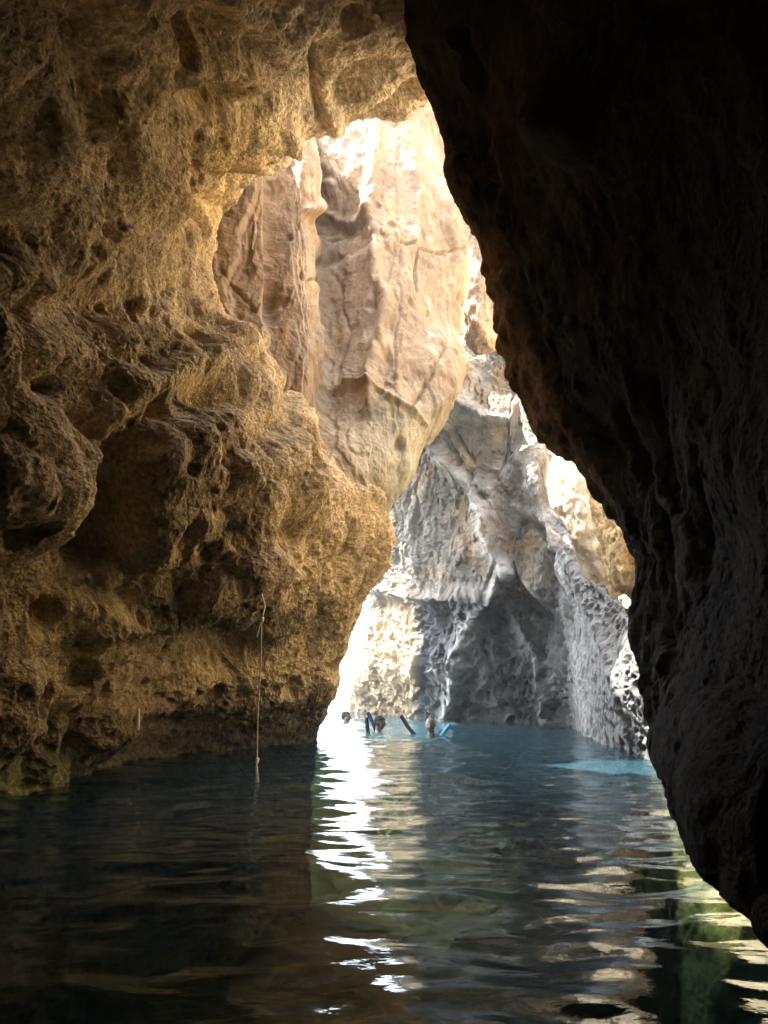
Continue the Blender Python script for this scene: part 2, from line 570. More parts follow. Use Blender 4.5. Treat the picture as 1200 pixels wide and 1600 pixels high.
wline = [(-80, 1278), (0, 1258), (130, 1222), (270, 1188), (380, 1177), (450, 1170), (494, 1164)]
r1 = [wl(*q, z=-0.05) for q in wline]
r1 = [sh(r1[0], -.5, -6.5), sh(r1[0], -.25, -2.2)] + r1 + [sh(r1[-1], -.35, .9), sh(r1[-1], -1.6, 1.1)]
r0 = [sh(p, -.1, .1, -2.6) for p in r1]
L_rows = [r0, r1] + [left_row(r) for r in [
    [(0, 1130, 4.7), (130, 1120, 5.55), (270, 1105, 6.75), (380, 1100, 7.45), (460, 1095, 7.9), (524, 1085, 8.4)],
    [(0, 1030, 4.55), (130, 1020, 5.35), (270, 1000, 6.35), (385, 1000, 6.95), (460, 1000, 7.5), (542, 1003, 8.3)],
    [(0, 940, 4.3), (130, 940, 5.05), (270, 940, 5.75), (392, 950, 5.95), (470, 940, 6.85), (568, 932, 8.1)],
    [(0, 850, 4.05), (130, 850, 4.85), (270, 850, 5.3), (395, 860, 5.8), (490, 860, 6.7), (606, 845, 7.9)],
    [(0, 750, 3.7), (130, 750, 4.6), (270, 750, 4.95), (390, 760, 5.5), (480, 770, 6.5), (592, 785, 7.8)],
    [(0, 650, 3.55), (130, 650, 4.3), (260, 650, 4.9), (370, 655, 5.5), (450, 672, 6.4), (505, 690, 7.4)],
    [(0, 550, 3.4), (120, 550, 4.1), (230, 550, 4.7), (320, 550, 5.4), (385, 560, 6.2), (428, 575, 7.2)],
    [(0, 430, 3.2), (100, 430, 3.8), (190, 430, 4.5), (260, 430, 5.2), (312, 438, 6.0), (340, 445, 6.9)],
    [(0, 320, 3.0), (100, 310, 3.6), (190, 305, 4.3), (260, 305, 5.0), (315, 308, 5.7), (350, 305, 6.4)],
]] + [left_row(r, wrap='up') for r in [
    [(0, 220, 2.75), (120, 215, 3.4), (230, 215, 4.2), (320, 225, 4.9), (400, 222, 5.5), (452, 215, 6.2)],
    [(0, 120, 2.5), (130, 115, 3.1), (260, 120, 3.9), (380, 140, 4.7), (470, 165, 5.4), (530, 192, 6.1)],
    [(0, 20, 2.25), (150, 10, 2.8), (300, 15, 3.6), (450, 50, 4.5), (560, 100, 5.2), (640, 148, 6.0)],
    [(0, -120, 1.9), (160, -130, 2.4), (330, -120, 3.1), (500, -90, 4.0), (640, -20, 4.6), (745, 60, 5.0)],
]]
L_rows.append([(-3.2, -5, 3.4), (-2.2, -1.2, 3.5), (-1.5, .5, 3.6), (-1.3, .8, 3.7), (-.9, .9, 4.1), (-.3, 1.1, 4.7), (.4, 1.5, 5.3),
               (1.2, 2.2, 6.0), (2.0, 3.2, 6.8), (2.1, 3.4, 7.6), (2.0, 3.0, 8.6)])
L_rows.append([(-3.0, -6, 3.8), (-2.0, -3, 4.0), (-1.4, -2.0, 4.1), (-1.2, -1.8, 4.2), (-.6, -1.6, 4.6), (.2, -1.4, 5.0), (1.2, -1.0, 5.4),
               (2.2, -.4, 6.0), (3.2, .6, 6.8), (3.3, .7, 7.6), (3.3, .4, 8.6)])
L_feats = [
    # hollows
    (145, 815, 40, 72, 0, -.6), (125, 735, 24, 30, 0, -.25), (335, 615, 38, 24, 20, -.24), (160, 465, 60, 40, -15, -.12),
    (75, 490, 44, 24, 0, -.07), (20, 365, 40, 46, 0, -.3), (160, 80, 36, 70, 10, -.22), (330, 165, 46, 26, -15, -.28), (305, 325, 30, 28, -40, -.28),
    (440, 640, 24, 60, 15, -.14), (283, 830, 18, 30, 30, -.2), (442, 840, 24, 26, 0, -.14), (350, 1010, 50, 40, 0, -.2), (300, 965, 16, 10, 0, -.2),
    (70, 605, 20, 14, 0, -.25), (110, 660, 26, 16, 50, -.2), (180, 930, 60, 14, 10, -.12), (240, 560, 34, 20, 0, -.12), (370, 690, 30, 40, 20, -.12),
    (335, 60, 60, 36, 40, -.16), (410, 90, 40, 20, 50, -.14),
    # bosses
    (45, 740, 70, 110, 0, .26), (245, 775, 80, 90, 0, .24), (300, 680, 70, 46, -20, .16), (190, 610, 70, 40, -20, .14), (440, 735, 50, 60, 0, .14),
    (402, 900, 36, 60, 0, .18), (230, 950, 120, 34, -10, .20), (500, 790, 60, 46, 0, .12), (210, 320, 90, 50, -20, .05), (90, 540, 60, 40, 0, .06),
    (120, 300, 130, 50, -5, .06), (60, 420, 80, 40, -10, .05), (190, 395, 70, 40, -30, .06), (250, 250, 60, 40, -30, .07),
    ('r', [(110, 690), (180, 640), (300, 570), (400, 520)], 26, .10),
    ('r', [(300, 0), (320, 80), (290, 190)], 14, .06),
    ('r', [(360, 0), (390, 70), (370, 130)], 14, .06),
    ('r', [(495, 60), (502, 130), (498, 185)], 6, -.14), (448, 203, 16, 16, 0, .14), (520, 183, 18, 14, 0, .14),
]
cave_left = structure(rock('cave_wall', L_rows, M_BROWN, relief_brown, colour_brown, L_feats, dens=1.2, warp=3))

# ------------------------------------------------------------------ tan pillar in the chimney
T_rows = []
for k, row in enumerate([
    # px, py, Y : hidden left, slab one, crease, slab two, its right edge, step back, streak face, ridge, right face, right edge
    [(300, 480, 7.6), (360, 570, 6.85), (412, 600, 6.75), (450, 660, 6.75), (480, 700, 6.95), (505, 715, 7.05), (535, 742, 7.2), (560, 765, 7.3), (590, 790, 7.5), (617, 806, 7.75)],
    [(290, 450, 7.5), (335, 500, 6.9), (410, 560, 6.85), (425, 600, 6.92), (480, 640, 7.0), (500, 660, 7.4), (540, 690, 7.4), (575, 720, 7.4), (615, 745, 7.6), (646, 738, 7.9)],
    [(280, 400, 7.5), (325, 440, 7.0), (413, 500, 6.95), (424, 520, 7.08), (492, 590, 7.1), (505, 610, 7.9), (545, 640, 7.8), (590, 660, 7.7), (630, 680, 7.8), (664, 672, 8.1)],
    [(280, 360, 7.5), (325, 390, 7.1), (414, 430, 7.1), (426, 450, 7.22), (494, 520, 7.3), (508, 530, 8.3), (548, 570, 8.2), (600, 600, 8.0), (670, 620, 8.1), (716, 600, 8.5)],
    [(280, 320, 7.5), (330, 330, 7.2), (412, 360, 7.2), (424, 370, 7.32), (489, 430, 7.4), (504, 440, 8.7), (550, 460, 8.5), (610, 480, 8.3), (670, 500, 8.7), (708, 510, 9.2)],
    [(280, 270, 7.5), (335, 270, 7.3), (412, 290, 7.3), (424, 290, 7.4), (487, 340, 7.5), (500, 350, 8.9), (550, 370, 8.7), (600, 380, 8.45), (680, 400, 8.85), (722, 405, 9.4)],
    [(285, 190, 7.6), (345, 200, 7.4), (412, 210, 7.4), (424, 210, 7.6), (478, 250, 7.6), (490, 260, 9.1), (530, 270, 8.9), (582, 290, 8.6), (680, 312, 8.95), (716, 324, 9.4)],
    [(290, 190, 7.8), (350, 192, 7.6), (412, 195, 7.6), (424, 195, 7.8), (472, 205, 7.8), (485, 190, 9.3), (530, 180, 9.1), (582, 190, 8.8), (640, 200, 9.1), (690, 225, 9.6)],
    [(300, 225, 8.5), (350, 225, 8.5), (412, 225, 8.5), (424, 225, 8.5), (472, 230, 8.5), (485, 120, 9.6), (530, 90, 9.4), (582, 90, 9.2), (640, 90, 9.5), (700, 80, 9.9)],
]):
    p = [at(*q) for q in row]
    e = p[-1]
    back = [sh(e, .02, .5, 0), sh(e, -.25, 1.0, .1), (-.6, 10.3, e[2] + .3), (-1.8, 9.6, e[2] + .3)]
    if k >= 4:  # unseen mass added behind the pillar to keep sun off the back wall
        zb = min(e[2] + .7, 7.2 + .05 * k)
        back = [sh(e, .02, .6, 0), (e[0] - .75, 10.3, min(e[2], 8.5)), (.2, 14.4, zb), (-1.3, 14.2, zb)]
    if k == 0:
        back = [sh(e, -.1, .35, .1), sh(e, -.5, .5, .2), (-.6, 9.0, e[2] + .3), (-1.8, 8.6, e[2] + .3)]
    T_rows.append([sh(p[0], -.3, 1.0, 0)] + p + back)
top = T_rows[-1]
T_rows.append([sh(q, 0, .5 if i < 11 else -.2, .25) for i, q in enumerate(top)])
T_feats = [
    ('r', [(415, 250), (420, 420), (413, 560)], 4, -.07), ('r', [(585, 200), (580, 330), (600, 480), (575, 640)], 9, .12),
    ('r', [(625, 215), (620, 300), (624, 420), (616, 530), (618, 620)], 2.4, -.025), ('r', [(655, 390), (650, 455)], 2.2, -.06), ('r', [(690, 540), (672, 590), (640, 640)], 3, -.05), ('r', [(540, 610), (590, 625), (660, 660)], 5, .08), ('r', [(520, 430), (545, 520), (530, 600)], 4, -.03), ('r', [(640, 250), (655, 300), (645, 380)], 8, .10),
    ('r', [(620, 382), (720, 392)], 2.4, -.05), ('r', [(490, 325), (530, 345), (580, 335)], 8, .10),
    (525, 255, 36, 40, 0, .16), (520, 350, 34, 20, 0, -.12), (655, 210, 30, 60, 0, .1), (690, 560, 40, 50, 0, .14),
    (425, 470, 12, 30, 0, -.12), (600, 640, 70, 40, 20, .10),
    ('r', [(495, 440), (500, 520), (492, 600), (470, 690)], 4, -.06), ('r', [(350, 420), (400, 480)], 3, -.05), ('r', [(598, 165), (622, 196), (645, 170), (668, 132)], 3, -.03), (640, 165, 18, 16, -40, .12),
]
pillar = rock('rock_pillar', T_rows, M_TAN, relief_tan, colour_tan, T_feats, dens=1.0, warp=5)
tag(pillar, 'huge pale tan rock pillar of smooth cracked limestone hanging below the bright chimney', 'rock')

# ------------------------------------------------------------------ back wall with the ropy ridges and the low ridge on the right
B_wl = [(553, 1117), (605, 1121), (652, 1126), (720, 1131), (790, 1135), (850, 1137), (892, 1141), (925, 1160), (980, 1184), (1070, 1203)]
b1 = [wl(*q, z=-0.05) for q in B_wl]
b1 = [sh(b1[0], .3, 2.5)] + b1 + [sh(b1[-1], .45, 1.1), sh(b1[-1], .9, 3.0)]
b0 = [sh(p, 0, -.1, -2.4) for p in b1]
B_rows = [b0, b1]
for row, tail in [
    ([(567, 1050, 16.0), (608, 1050, 15.0), (657, 1050, 13.75), (720, 1050, 12.9), (790, 1050, 12.6), (850, 1050, 12.3), (893, 1050, 11.3), (930, 1050, 9.2), (985, 1060, 7.5), (1078, 1085, 6.9)], 'low'),
    ([(586, 965, 15.8), (618, 960, 14.9), (662, 960, 13.6), (720, 960, 12.8), (790, 960, 12.6), (848, 960, 12.4), (886, 960, 11.2), (925, 965, 9.7), (985, 985, 8.2), (1078, 1020, 7.1)], 'low'),
    ([(603, 905, 15.7), (630, 900, 14.8), (668, 900, 13.3), (720, 900, 12.4), (780, 900, 12.2), (836, 900, 12.2), (868, 890, 11.3), (892, 900, 10.4), (942, 924, 9.4), (1010, 975, 8.0)], 'ridge'),
    ([(612, 800, 15.0), (638, 800, 14.2), (672, 800, 13.1), (722, 800, 12.4), (775, 800, 12.1), (818, 800, 12.0), (838, 800, 11.5), (850, 808, 11.2), (874, 858, 11.0), (918, 905, 10.6)], 'top'),
    ([(612, 700, 14.8), (650, 700, 14.0), (688, 700, 13.0), (728, 700, 12.3), (775, 700, 12.0), (806, 700, 11.9), (824, 700, 11.5), (838, 702, 11.5), (846, 730, 12.0), (844, 745, 12.3)], 'top'),
    ([(630, 600, 14.8), (660, 600, 14.0), (690, 600, 13.0), (728, 600, 12.3), (775, 600, 12.0), (820, 600, 11.9), (832, 620, 11.6), (840, 640, 11.6), (846, 690, 12.2), (844, 700, 12.5)], 'top'),
    ([(640, 480, 15.0), (665, 480, 14.2), (695, 480, 13.4), (728, 480, 12.7), (775, 480, 12.4), (820, 500, 12.3), (845, 520, 12.2), (856, 560, 12.2), (860, 620, 12.5), (858, 630, 12.7)], 'top'),
    ([(640, 440, 16.0), (665, 440, 15.2), (695, 440, 14.5), (728, 440, 13.9), (775, 440, 13.6), (820, 460, 13.4), (845, 480, 13.2), (858, 520, 13.2), (860, 580, 13.3), (858, 590, 13.4)], 'top'),
]:
    p = [at(*q) for q in row]
    e = p[-1]
    if tail == 'low':
        t_ = [sh(e, .45, 1.1, 0), sh(e, .9, 3.0, 0)]
    elif tail == 'ridge':
        t_ = [sh(e, .5, .3, -.05), sh(e, 1.3, .8, -.3)]
    else:
        t_ = [sh(e, -.15, .3, -.1), sh(e, -.6, .5, -.3)]
    B_rows.append([sh(p[0], .3, 2.5)] + p + t_)
B_rows[-1] = [(q[0], min(q[1] - .4, 12.2), max(q[2] + .7, 7.6)) for q in B_rows[-2]]
B_rows.append([(q[0] + .2, 10.6, 8.7 + .1 * k) for k, q in enumerate(B_rows[-2])])  # roof added over the chamber to hold back sky light
B_rows.append([(q[0] + .2, 11.4, 10.2) for q in B_rows[-3]])
B_feats = [('r', v, 8, .20) for v in (VEIN[0], VEIN[1], VEIN[2], VEIN[5])] + [('r', v, 20, .08) for v in (VEIN[0], VEIN[1], VEIN[2])] + [('r', v, 6, .07) for v in (VEIN[3], VEIN[4], VEIN[6])] + [
    (820, 985, 50, 75, 0, -.25), (690, 970, 22, 30, 20, -.25), (730, 800, 26, 50, 0, -.12), (835, 860, 30, 45, 0, -.18),
    (655, 1030, 6, 100, 0, .15), ('r', [(600, 928), (680, 935), (760, 915)], 7, .18), (670, 860, 30, 40, 0, .1),
    (790, 600, 26, 30, 0, -.3)]
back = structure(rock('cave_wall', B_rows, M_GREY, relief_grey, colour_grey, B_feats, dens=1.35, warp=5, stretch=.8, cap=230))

# ------------------------------------------------------------------ dark right wall, hanging above the water
R_rows = []
for row in [
    # silhouette, then inwards to the right edge of the picture and past it
    [(1205, 1462, 2.10), (1215, 1462, 2.04), (1235, 1460, 1.98), (1270, 1455, 1.92), (1330, 1450, 1.85), (1500, 1440, 1.7)],
    [(1165, 1425, 2.32), (1175, 1422, 2.25), (1195, 1415, 2.17), (1235, 1410, 2.1), (1310, 1400, 2.0), (1500, 1390, 1.8)],
    [(1121, 1376, 2.66), (1132, 1370, 2.55), (1160, 1365, 2.45), (1210, 1360, 2.3), (1300, 1350, 2.1), (1500, 1340, 1.85)],
    [(1076, 1312, 3.20), (1090, 1306, 3.05), (1125, 1300, 2.85), (1190, 1290, 2.6), (1290, 1280, 2.25), (1500, 1270, 1.9)],
    [(1046, 1252, 3.72), (1062, 1246, 3.5), (1105, 1235, 3.2), (1180, 1225, 2.8), (1280, 1220, 2.35), (1500, 1210, 1.9)],
    [(1030, 1190, 4.25), (1048, 1184, 3.95), (1095, 1170, 3.5), (1175, 1160, 2.95), (1280, 1150, 2.4), (1500, 1140, 1.9)],
    [(1014, 1110, 4.65), (1034, 1105, 4.4), (1085, 1095, 3.8), (1170, 1080, 3.1), (1280, 1070, 2.45), (1500, 1060, 1.9)],
    [(994, 1000, 4.95), (1018, 1000, 4.7), (1075, 1000, 4.1), (1165, 990, 3.3), (1280, 980, 2.5), (1500, 970, 1.9)],
    [(1006, 885, 5.1), (1030, 885, 4.85), (1085, 880, 4.3), (1170, 880, 3.5), (1280, 870, 2.6), (1500, 860, 2.0)],
    [(962, 790, 5.25), (990, 790, 5.0), (1055, 780, 4.4), (1160, 770, 3.6), (1280, 760, 2.6), (1500, 750, 2.0)],
    [(905, 722, 5.4), (938, 712, 5.1), (1015, 695, 4.5), (1135, 680, 3.6), (1270, 670, 2.6), (1500, 660, 2.0)],
    [(836, 678, 5.55), (872, 655, 5.2), (965, 625, 4.5), (1110, 590, 3.6), (1265, 570, 2.6), (1500, 560, 2.0)],
    [(802, 605, 5.5), (840, 590, 5.15), (935, 550, 4.4), (1090, 510, 3.5), (1260, 490, 2.5), (1500, 470, 1.9)],
    [(772, 500, 5.4), (812, 485, 5.05), (910, 450, 4.3), (1070, 420, 3.4), (1255, 400, 2.45), (1500, 380, 1.9)],
    [(747, 372, 5.3), (790, 365, 4.95), (890, 340, 4.2), (1055, 310, 3.3), (1250, 300, 2.4), (1500, 280, 1.85)],
    [(708, 285, 5.15), (752, 275, 4.8), (860, 250, 4.1), (1035, 225, 3.2), (1245, 210, 2.3), (1500, 190, 1.8)],
    [(688, 205, 5.05), (732, 195, 4.7), (840, 165, 4.0), (1020, 130, 3.1), (1240, 110, 2.25), (1500, 90, 1.75)],
    [(662, 120, 4.95), (706, 108, 4.55), (815, 70, 3.85), (1005, 30, 3.0), (1235, 0, 2.2), (1500, -20, 1.7)],
    [(626, 5, 4.8), (672, -10, 4.4), (790, -50, 3.7), (990, -90, 2.85), (1230, -130, 2.1), (1500, -160, 1.65)],
    [(600, -130, 4.6), (650, -150, 4.2), (775, -190, 3.5), (980, -230, 2.6), (1225, -270, 1.9), (1500, -300, 1.5)],
]:
    p = [at(*q) for q in row]
    e = p[0]
    kz = .26 if e[2] < .6 else .02
    w1, w2, w3 = sh(e, .08, .22, kz), sh(e, .4, .3, kz * 2.5), sh(e, 1.6, 0, kz * 4)
    l = p[-1]
    R_rows.append([w3, w2, w1] + p + [(2.4, -.6, l[2] + (l[2] - .75) * .1), (2.4, -6, l[2] + (l[2] - .75) * .1)])
R_rows.append([sh(q, .5, -.6, 1.6) for q in R_rows[-1]])
R_feats = [('r', [(800, 400), (830, 520), (880, 620), (960, 720)], 16, .06), ('r', [(720, 50), (745, 150), (765, 300)], 12, .08),
           ('r', [(1010, 600), (1040, 700), (1060, 800)], 10, .07), ('r', [(960, 640), (1010, 740), (1050, 860), (1040, 1000)], 9, .07),
           ('r', [(1100, 700), (1110, 800), (1090, 900)], 10, .06), (885, 190, 50, 60, 0, -.3), (1180, 730, 60, 90, 0, -.1)]
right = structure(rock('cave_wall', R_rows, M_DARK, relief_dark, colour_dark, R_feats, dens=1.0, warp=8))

# ------------------------------------------------------------------ rest of the cave, round and behind the viewer
shell = []
for z, k in ((-3.0, 1.0), (0.0, 1.02), (2.5, 1.0), (5.0, .95), (7.0, .75), (8.2, .3)):
    row = []
    for j in range(15):
        a = math.radians(170 + j * (200 / 14))
        row.append((4.6 * k * math.cos(a), 5.2 * k * math.sin(a) * 1.0 + .6, z))
    shell.append(row)
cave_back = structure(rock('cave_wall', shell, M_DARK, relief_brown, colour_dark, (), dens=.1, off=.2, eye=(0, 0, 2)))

# ------------------------------------------------------------------ rocks outside and in the openings
c_rows = []
for z, o in ((-3, -1), (0, -.5), (2, 0), (5, .4), (9, 1.0), (13, 2.0), (15, 4.5), (15.5, 8)):
    c_rows.append([(.8 + o * .3, 22 + o, z), (1.0 + o * .3, 18.5 + o, z), (2.2, 17.2 + o, z), (4, 16.2 + o * 1.2, z), (6, 15 + o * 1.3, z), (8.5 + o, 13 + o, z), (11 + o, 10, z), (12 + o, 5, z), (12 + o, -2, z)])
outer = structure(rock('cliff', c_rows, M_TAN, relief_cliff, colour_cliff, (), dens=.8, off=.25))


def boulder(name, centre, radii, mat, relief, colour, rotz=0, n=(90, 130), seed=0, lump=.25):
    u = np.linspace(0.02, math.pi - .02, n[0])
    v = np.linspace(0, 2 * math.pi, n[1])
    U, V = np.meshgrid(u, v, indexing='ij')
    D = np.stack([np.sin(U) * np.cos(V), np.sin(U) * np.sin(V), -np.cos(U)], -1)
    s = 1 + lump * fbm((D * 1.3 + seed).reshape(-1, 3), 3, seed=seed).reshape(U.shape)
    P = D * np.array(radii) * s[..., None]
    c, s_ = math.cos(rotz), math.sin(rotz)
    P = np.stack([P[..., 0] * c - P[..., 1] * s_, P[..., 0] * s_ + P[..., 1] * c, P[..., 2]], -1)
    Pw = (P + np.array(centre)).reshape(-1, 3)
    nr = (D / np.array(radii)).reshape(-1, 3)
    nr /= np.linalg.norm(nr, axis=1, keepdims=True)
    if rotz:
        nr = np.stack([nr[:, 0] * c - nr[:, 1] * s_, nr[:, 0] * s_ + nr[:, 1] * c, nr[:, 2]], -1)
    px, py = proj(Pw)
    Q = Pw + nr * relief(Pw, px, py, nr)[:, None]
    ob = grid_mesh(name, (Q - np.array(centre)).reshape(P.shape), colour(Q, px, py), mat)
    ob.location = centre
    return ob


def cols(a, b):
    return lambda P, px, py: mixc(a, b, sst(fbm(P * 2.2, 4, seed=501), -.25, .3))


def relief_bumpy(P, px, py, n):
    return .07 * fbm(P * 2.6, 4, seed=511) + .035 * fbm(P * 7, 4, gain=.6, seed=513, ridged=True) + .012 * fbm(P * 22, 3, seed=515)


def colour_shelf(P, px, py):
    c = mixc((.45, .36, .22), (.58, .48, .31), sst(fbm(P * 2.2, 4, seed=521), -.25, .3))
    c = mixc(c, (.42, .38, .18), .7 * sst(P[:, 2] + .12 * fbm(P * 4, 3, seed=523), .05, -.15) * sst(fbm(P * 3.5, 4, seed=525), -.25, .15))
    return mixc(c, (.022, .032, .026), sst(P[:, 2] + .25 * fbm(P * 2.5, 3, seed=527), -1.0, -1.5))     # green weed below the water line


# pale rock hanging in the slot between the pillar and the dark wall
hang = boulder('hanging_rock', at(752, 440, 11.0), (.42, .45, 1.25), M_BROWN, relief_bumpy, cols((.40, .26, .15), (.52, .36, .22)), rotz=.4, seed=3)
tag(hang, 'rust brown rock with one glaring sunlit face hanging in the narrow upper slot', 'rock')
gold = boulder('boulder', at(985, 830, 9.6), (.46, .5, .85), M_BROWN, relief_brown, cols((.36, .22, .09), (.50, .35, .16)), seed=9, n=(150, 200), lump=.5)
tag(gold, 'rounded golden brown boulder filling the right half of the window in the right wall', 'rock')
lit = boulder('boulder', at(938, 785, 14.6), (.95, .8, 1.9), M_TAN, relief_bumpy, cols((.50, .38, .22), (.60, .48, .31)), seed=23, n=(120, 150))
tag(lit, 'glaring sunlit cream rock filling the left half of the window in the right wall', 'rock')
# unseen sunlit cliff added as a reflector: mirrored in the water, throws light into the cave
n_rows = []
for z, o in ((-3.0, -.9), (-1.2, -.5), (0, -.15), (1.2, 0), (2.6, .15), (4.2, .5), (5.8, 1.0), (7.2, 1.8), (7.8, 3.2), (7.9, 5.5)):
    n_rows.append([(3.9 + o, 11.5, z), (3.45 + o, 10.2, z), (3.2 + o, 9.0, z), (3.05 + o, 7.9, z), (3.05 + o, 6.9, z), (3.3 + o, 6.1 - o * .05, z), (3.9 + o, 5.2, z), (5.0 + o, 4.3, z), (7 + o, 3.2, z)])


def relief_near(P, px, py, n):
    return relief_tan(P, px, py, n) + .05 * fbm(P * 5, 4, gain=.6, seed=531)


near = structure(rock('cliff', n_rows, M_TAN, relief_near, colour_shelf, (), dens=.7, off=.05, eye=(0, 7, 2)))

# ------------------------------------------------------------------ sea bed
xs = np.concatenate([np.linspace(-60, -5, 24)[:-1], np.linspace(-5, 5, 220), np.linspace(5, 60, 24)[1:]])
ys = np.concatenate([np.linspace(-12, 0, 20)[:-1], np.linspace(0, 17, 360), np.linspace(17, 110, 40)[1:]])
X, Y = np.meshgrid(xs, ys)
Pb = np.stack([X, Y, np.zeros_like(X)], -1)
q = Pb.reshape(-1, 3)
f1, f2, rr = worley(np.stack([q[:, 0] * 1.6, q[:, 1] * 1.6, q[:, 0] * 0 + .5], -1), 601)
z = -2.3 + .25 * fbm(q * .5, 4, seed=603) + .30 * sst(.75 - f1, 0, .5) * (rr > .4) + .04 * fbm(q * 6, 3, seed=605)
z = z - 2.5 * sst(q[:, 1], 13, 40)
Pb[..., 2] = z.reshape(X.shape)
colb = mixc((.02, .024, .018), (.05, .052, .04), sst(fbm(q * 1.3, 4, seed=607), -.2, .3))
seabed = structure(grid_mesh('seabed', Pb, colb, M_BROWN))

# ------------------------------------------------------------------ water
def axis(lo, hi, step, far):
    a = np.arange(lo, hi, step)
    g = []
    x, s = hi, step
    while x < far:
        s *= 1.18
        x += s
        g.append(x)
    h = []
    x, s = lo, step
    while x > -far:
        s *= 1.18
        x -= s
        h.append(x)
    return np.concatenate([h[::-1], a, g])


xs = axis(-3.2, 3.6, .016, 60)
ys = axis(.7, 13.5, .018, 100)
X, Y = np.meshgrid(xs, ys)
q = np.stack([X.reshape(-1), Y.reshape(-1), np.zeros(X.size)], -1)
far = np.exp(-np.maximum(np.hypot(q[:, 0], q[:, 1]) - 14, 0) / 12)
def rip(q, sx, sy, seed, o=2):
    return fbm(q * np.array([sx, sy, 0]) + np.array([0, 0, seed * 1.37]), o, seed=seed)
wave = chunked(lambda q: .042 * rip(q, .75, 1.4, 701, 1) + .028 * rip(q, 1.9, 3.8, 703, 2) + .0075 * rip(q, 4.2, 7.5, 705), q)
zw = wave * far
G = np.stack([X, Y, zw.reshape(X.shape)], -1)
m, t, b = new_mat('sea_water')
t.nodes.remove(b)
out = t.nodes['Material Output']
L = t.links.new
tc = t.nodes.new('ShaderNodeTexCoord')
mp = t.nodes.new('ShaderNodeMapping')
mp.inputs['Scale'].default_value = (8, 15, 8)
L(tc.outputs['Object'], mp.inputs[0])
nz = t.nodes.new('ShaderNodeTexNoise')
nz.inputs['Scale'].default_value = 1.0
nz.inputs['Detail'].default_value = 4
L(mp.outputs[0], nz.inputs['Vector'])
bp = t.nodes.new('ShaderNodeBump')
bp.inputs['Strength'].default_value = 0.25
bp.inputs['Distance'].default_value = 0.012
L(nz.outputs[0], bp.inputs['Height'])
fr = t.nodes.new('ShaderNodeFresnel')
fr.inputs['IOR'].default_value = 1.33
L(bp.outputs[0], fr.inputs['Normal'])
gl = t.nodes.new('ShaderNodeBsdfGlossy')
gl.inputs['Roughness'].default_value = 0.03
gl.inputs['Color'].default_value = (.84, .92, .96, 1)
L(bp.outputs[0], gl.inputs['Normal'])
tr = t.nodes.new('ShaderNodeBsdfTransparent')
tr.inputs['Color'].default_value = (.40, .48, .36, 1)
df = t.nodes.new('ShaderNodeBsdfDiffuse')
df.inputs['Color'].default_value = (.016, .046, .060, 1)
m1 = t.nodes.new('ShaderNodeMixShader')
m1.inputs[0].default_value = .45
L(tr.outputs[0], m1.inputs[1])
L(df.outputs[0], m1.inputs[2])
m2 = t.nodes.new('ShaderNodeMixShader')
L(fr.outputs[0], m2.inputs[0])
L(m1.outputs[0], m2.inputs[1])
L(gl.outputs[0], m2.inputs[2])
L(m2.outputs[0], out.inputs['Surface'])
water = structure(grid_mesh('water', G, None, m))

# ------------------------------------------------------------------ rope, marker, swimmers, noodles
def tube(bm, pts, rad, seg=12, inner=None):
    """tapered tube with round ends (or a hollow foam tube when inner is given)"""
    pts = [Vector(p) for p in pts]
    rad = list(rad) if hasattr(rad, '__len__') else [rad] * len(pts)
    P, R = [], []
    if inner is None:
        d0 = (pts[0] - pts[1]).normalized()
        for k in (0.02, .5, .85):
            P.append(pts[0] + d0 * rad[0] * math.sqrt(max(0, 1 - k * k)))
            R.append(rad[0] * k)
        P += pts
        R += rad
        d1 = (pts[-1] - pts[-2]).normalized()
        for k in (.85, .5, .02):
            P.append(pts[-1] + d1 * rad[-1] * math.sqrt(max(0, 1 - k * k)))
            R.append(rad[-1] * k)
    else:
        P = pts + pts[::-1] + [pts[0]]
        R = rad + [inner] * len(pts) + [rad[0]]
    rings = []
    ref = None
    n = len(pts)
    off = 3 if inner is None else 0
    T = [(pts[min(i + 1, n - 1)] - pts[max(i - 1, 0)]).normalized() for i in range(n)]
    frames = []
    for tv in T:
        if ref is None:
            ref = tv.orthogonal().normalized()
        ref = (ref - tv * ref.dot(tv)).normalized()
        frames.append((ref.copy(), tv.cross(ref)))
    for i, (p, r) in enumerate(zip(P, R)):
        if inner is None:
            fr_ = frames[min(max(i - off, 0), n - 1)]
        else:
            fr_ = frames[i if i < n else (2 * n - 1 - i if i < 2 * n else 0)]
        rings.append([bm.verts.new(p + (fr_[0] * math.cos(2 * math.pi * k / seg) + fr_[1] * math.sin(2 * math.pi * k / seg)) * r) for k in range(seg)])
    for a_, b_ in zip(rings[:-1], rings[1:]):
        for k in range(seg):
            bm.faces.new((a_[k], a_[(k + 1) % seg], b_[(k + 1) % seg], b_[k]))
    if inner is None:
        bm.faces.new(rings[0][::-1])
        bm.faces.new(rings[-1])
    return rings


def obj(name, bm, mat, parent=None, smooth=True):
    bmesh.ops.recalc_face_normals(bm, faces=bm.faces)
    me = bpy.data.meshes.new(name)
    bm.to_mesh(me)
    bm.free()
    for p in me.polygons:
        p.use_smooth = smooth
    me.materials.append(mat)
    o = bpy.data.objects.new(name, me)
    C.objects.link(o)
    if parent:
        o.parent = parent
    return o


def empty(name, loc, rz=0):
    o = bpy.data.objects.new(name, None)
    o.empty_display_size = .1
    o.location = loc
    o.rotation_euler = (0, 0, rz)
    C.objects.link(o)
    return o


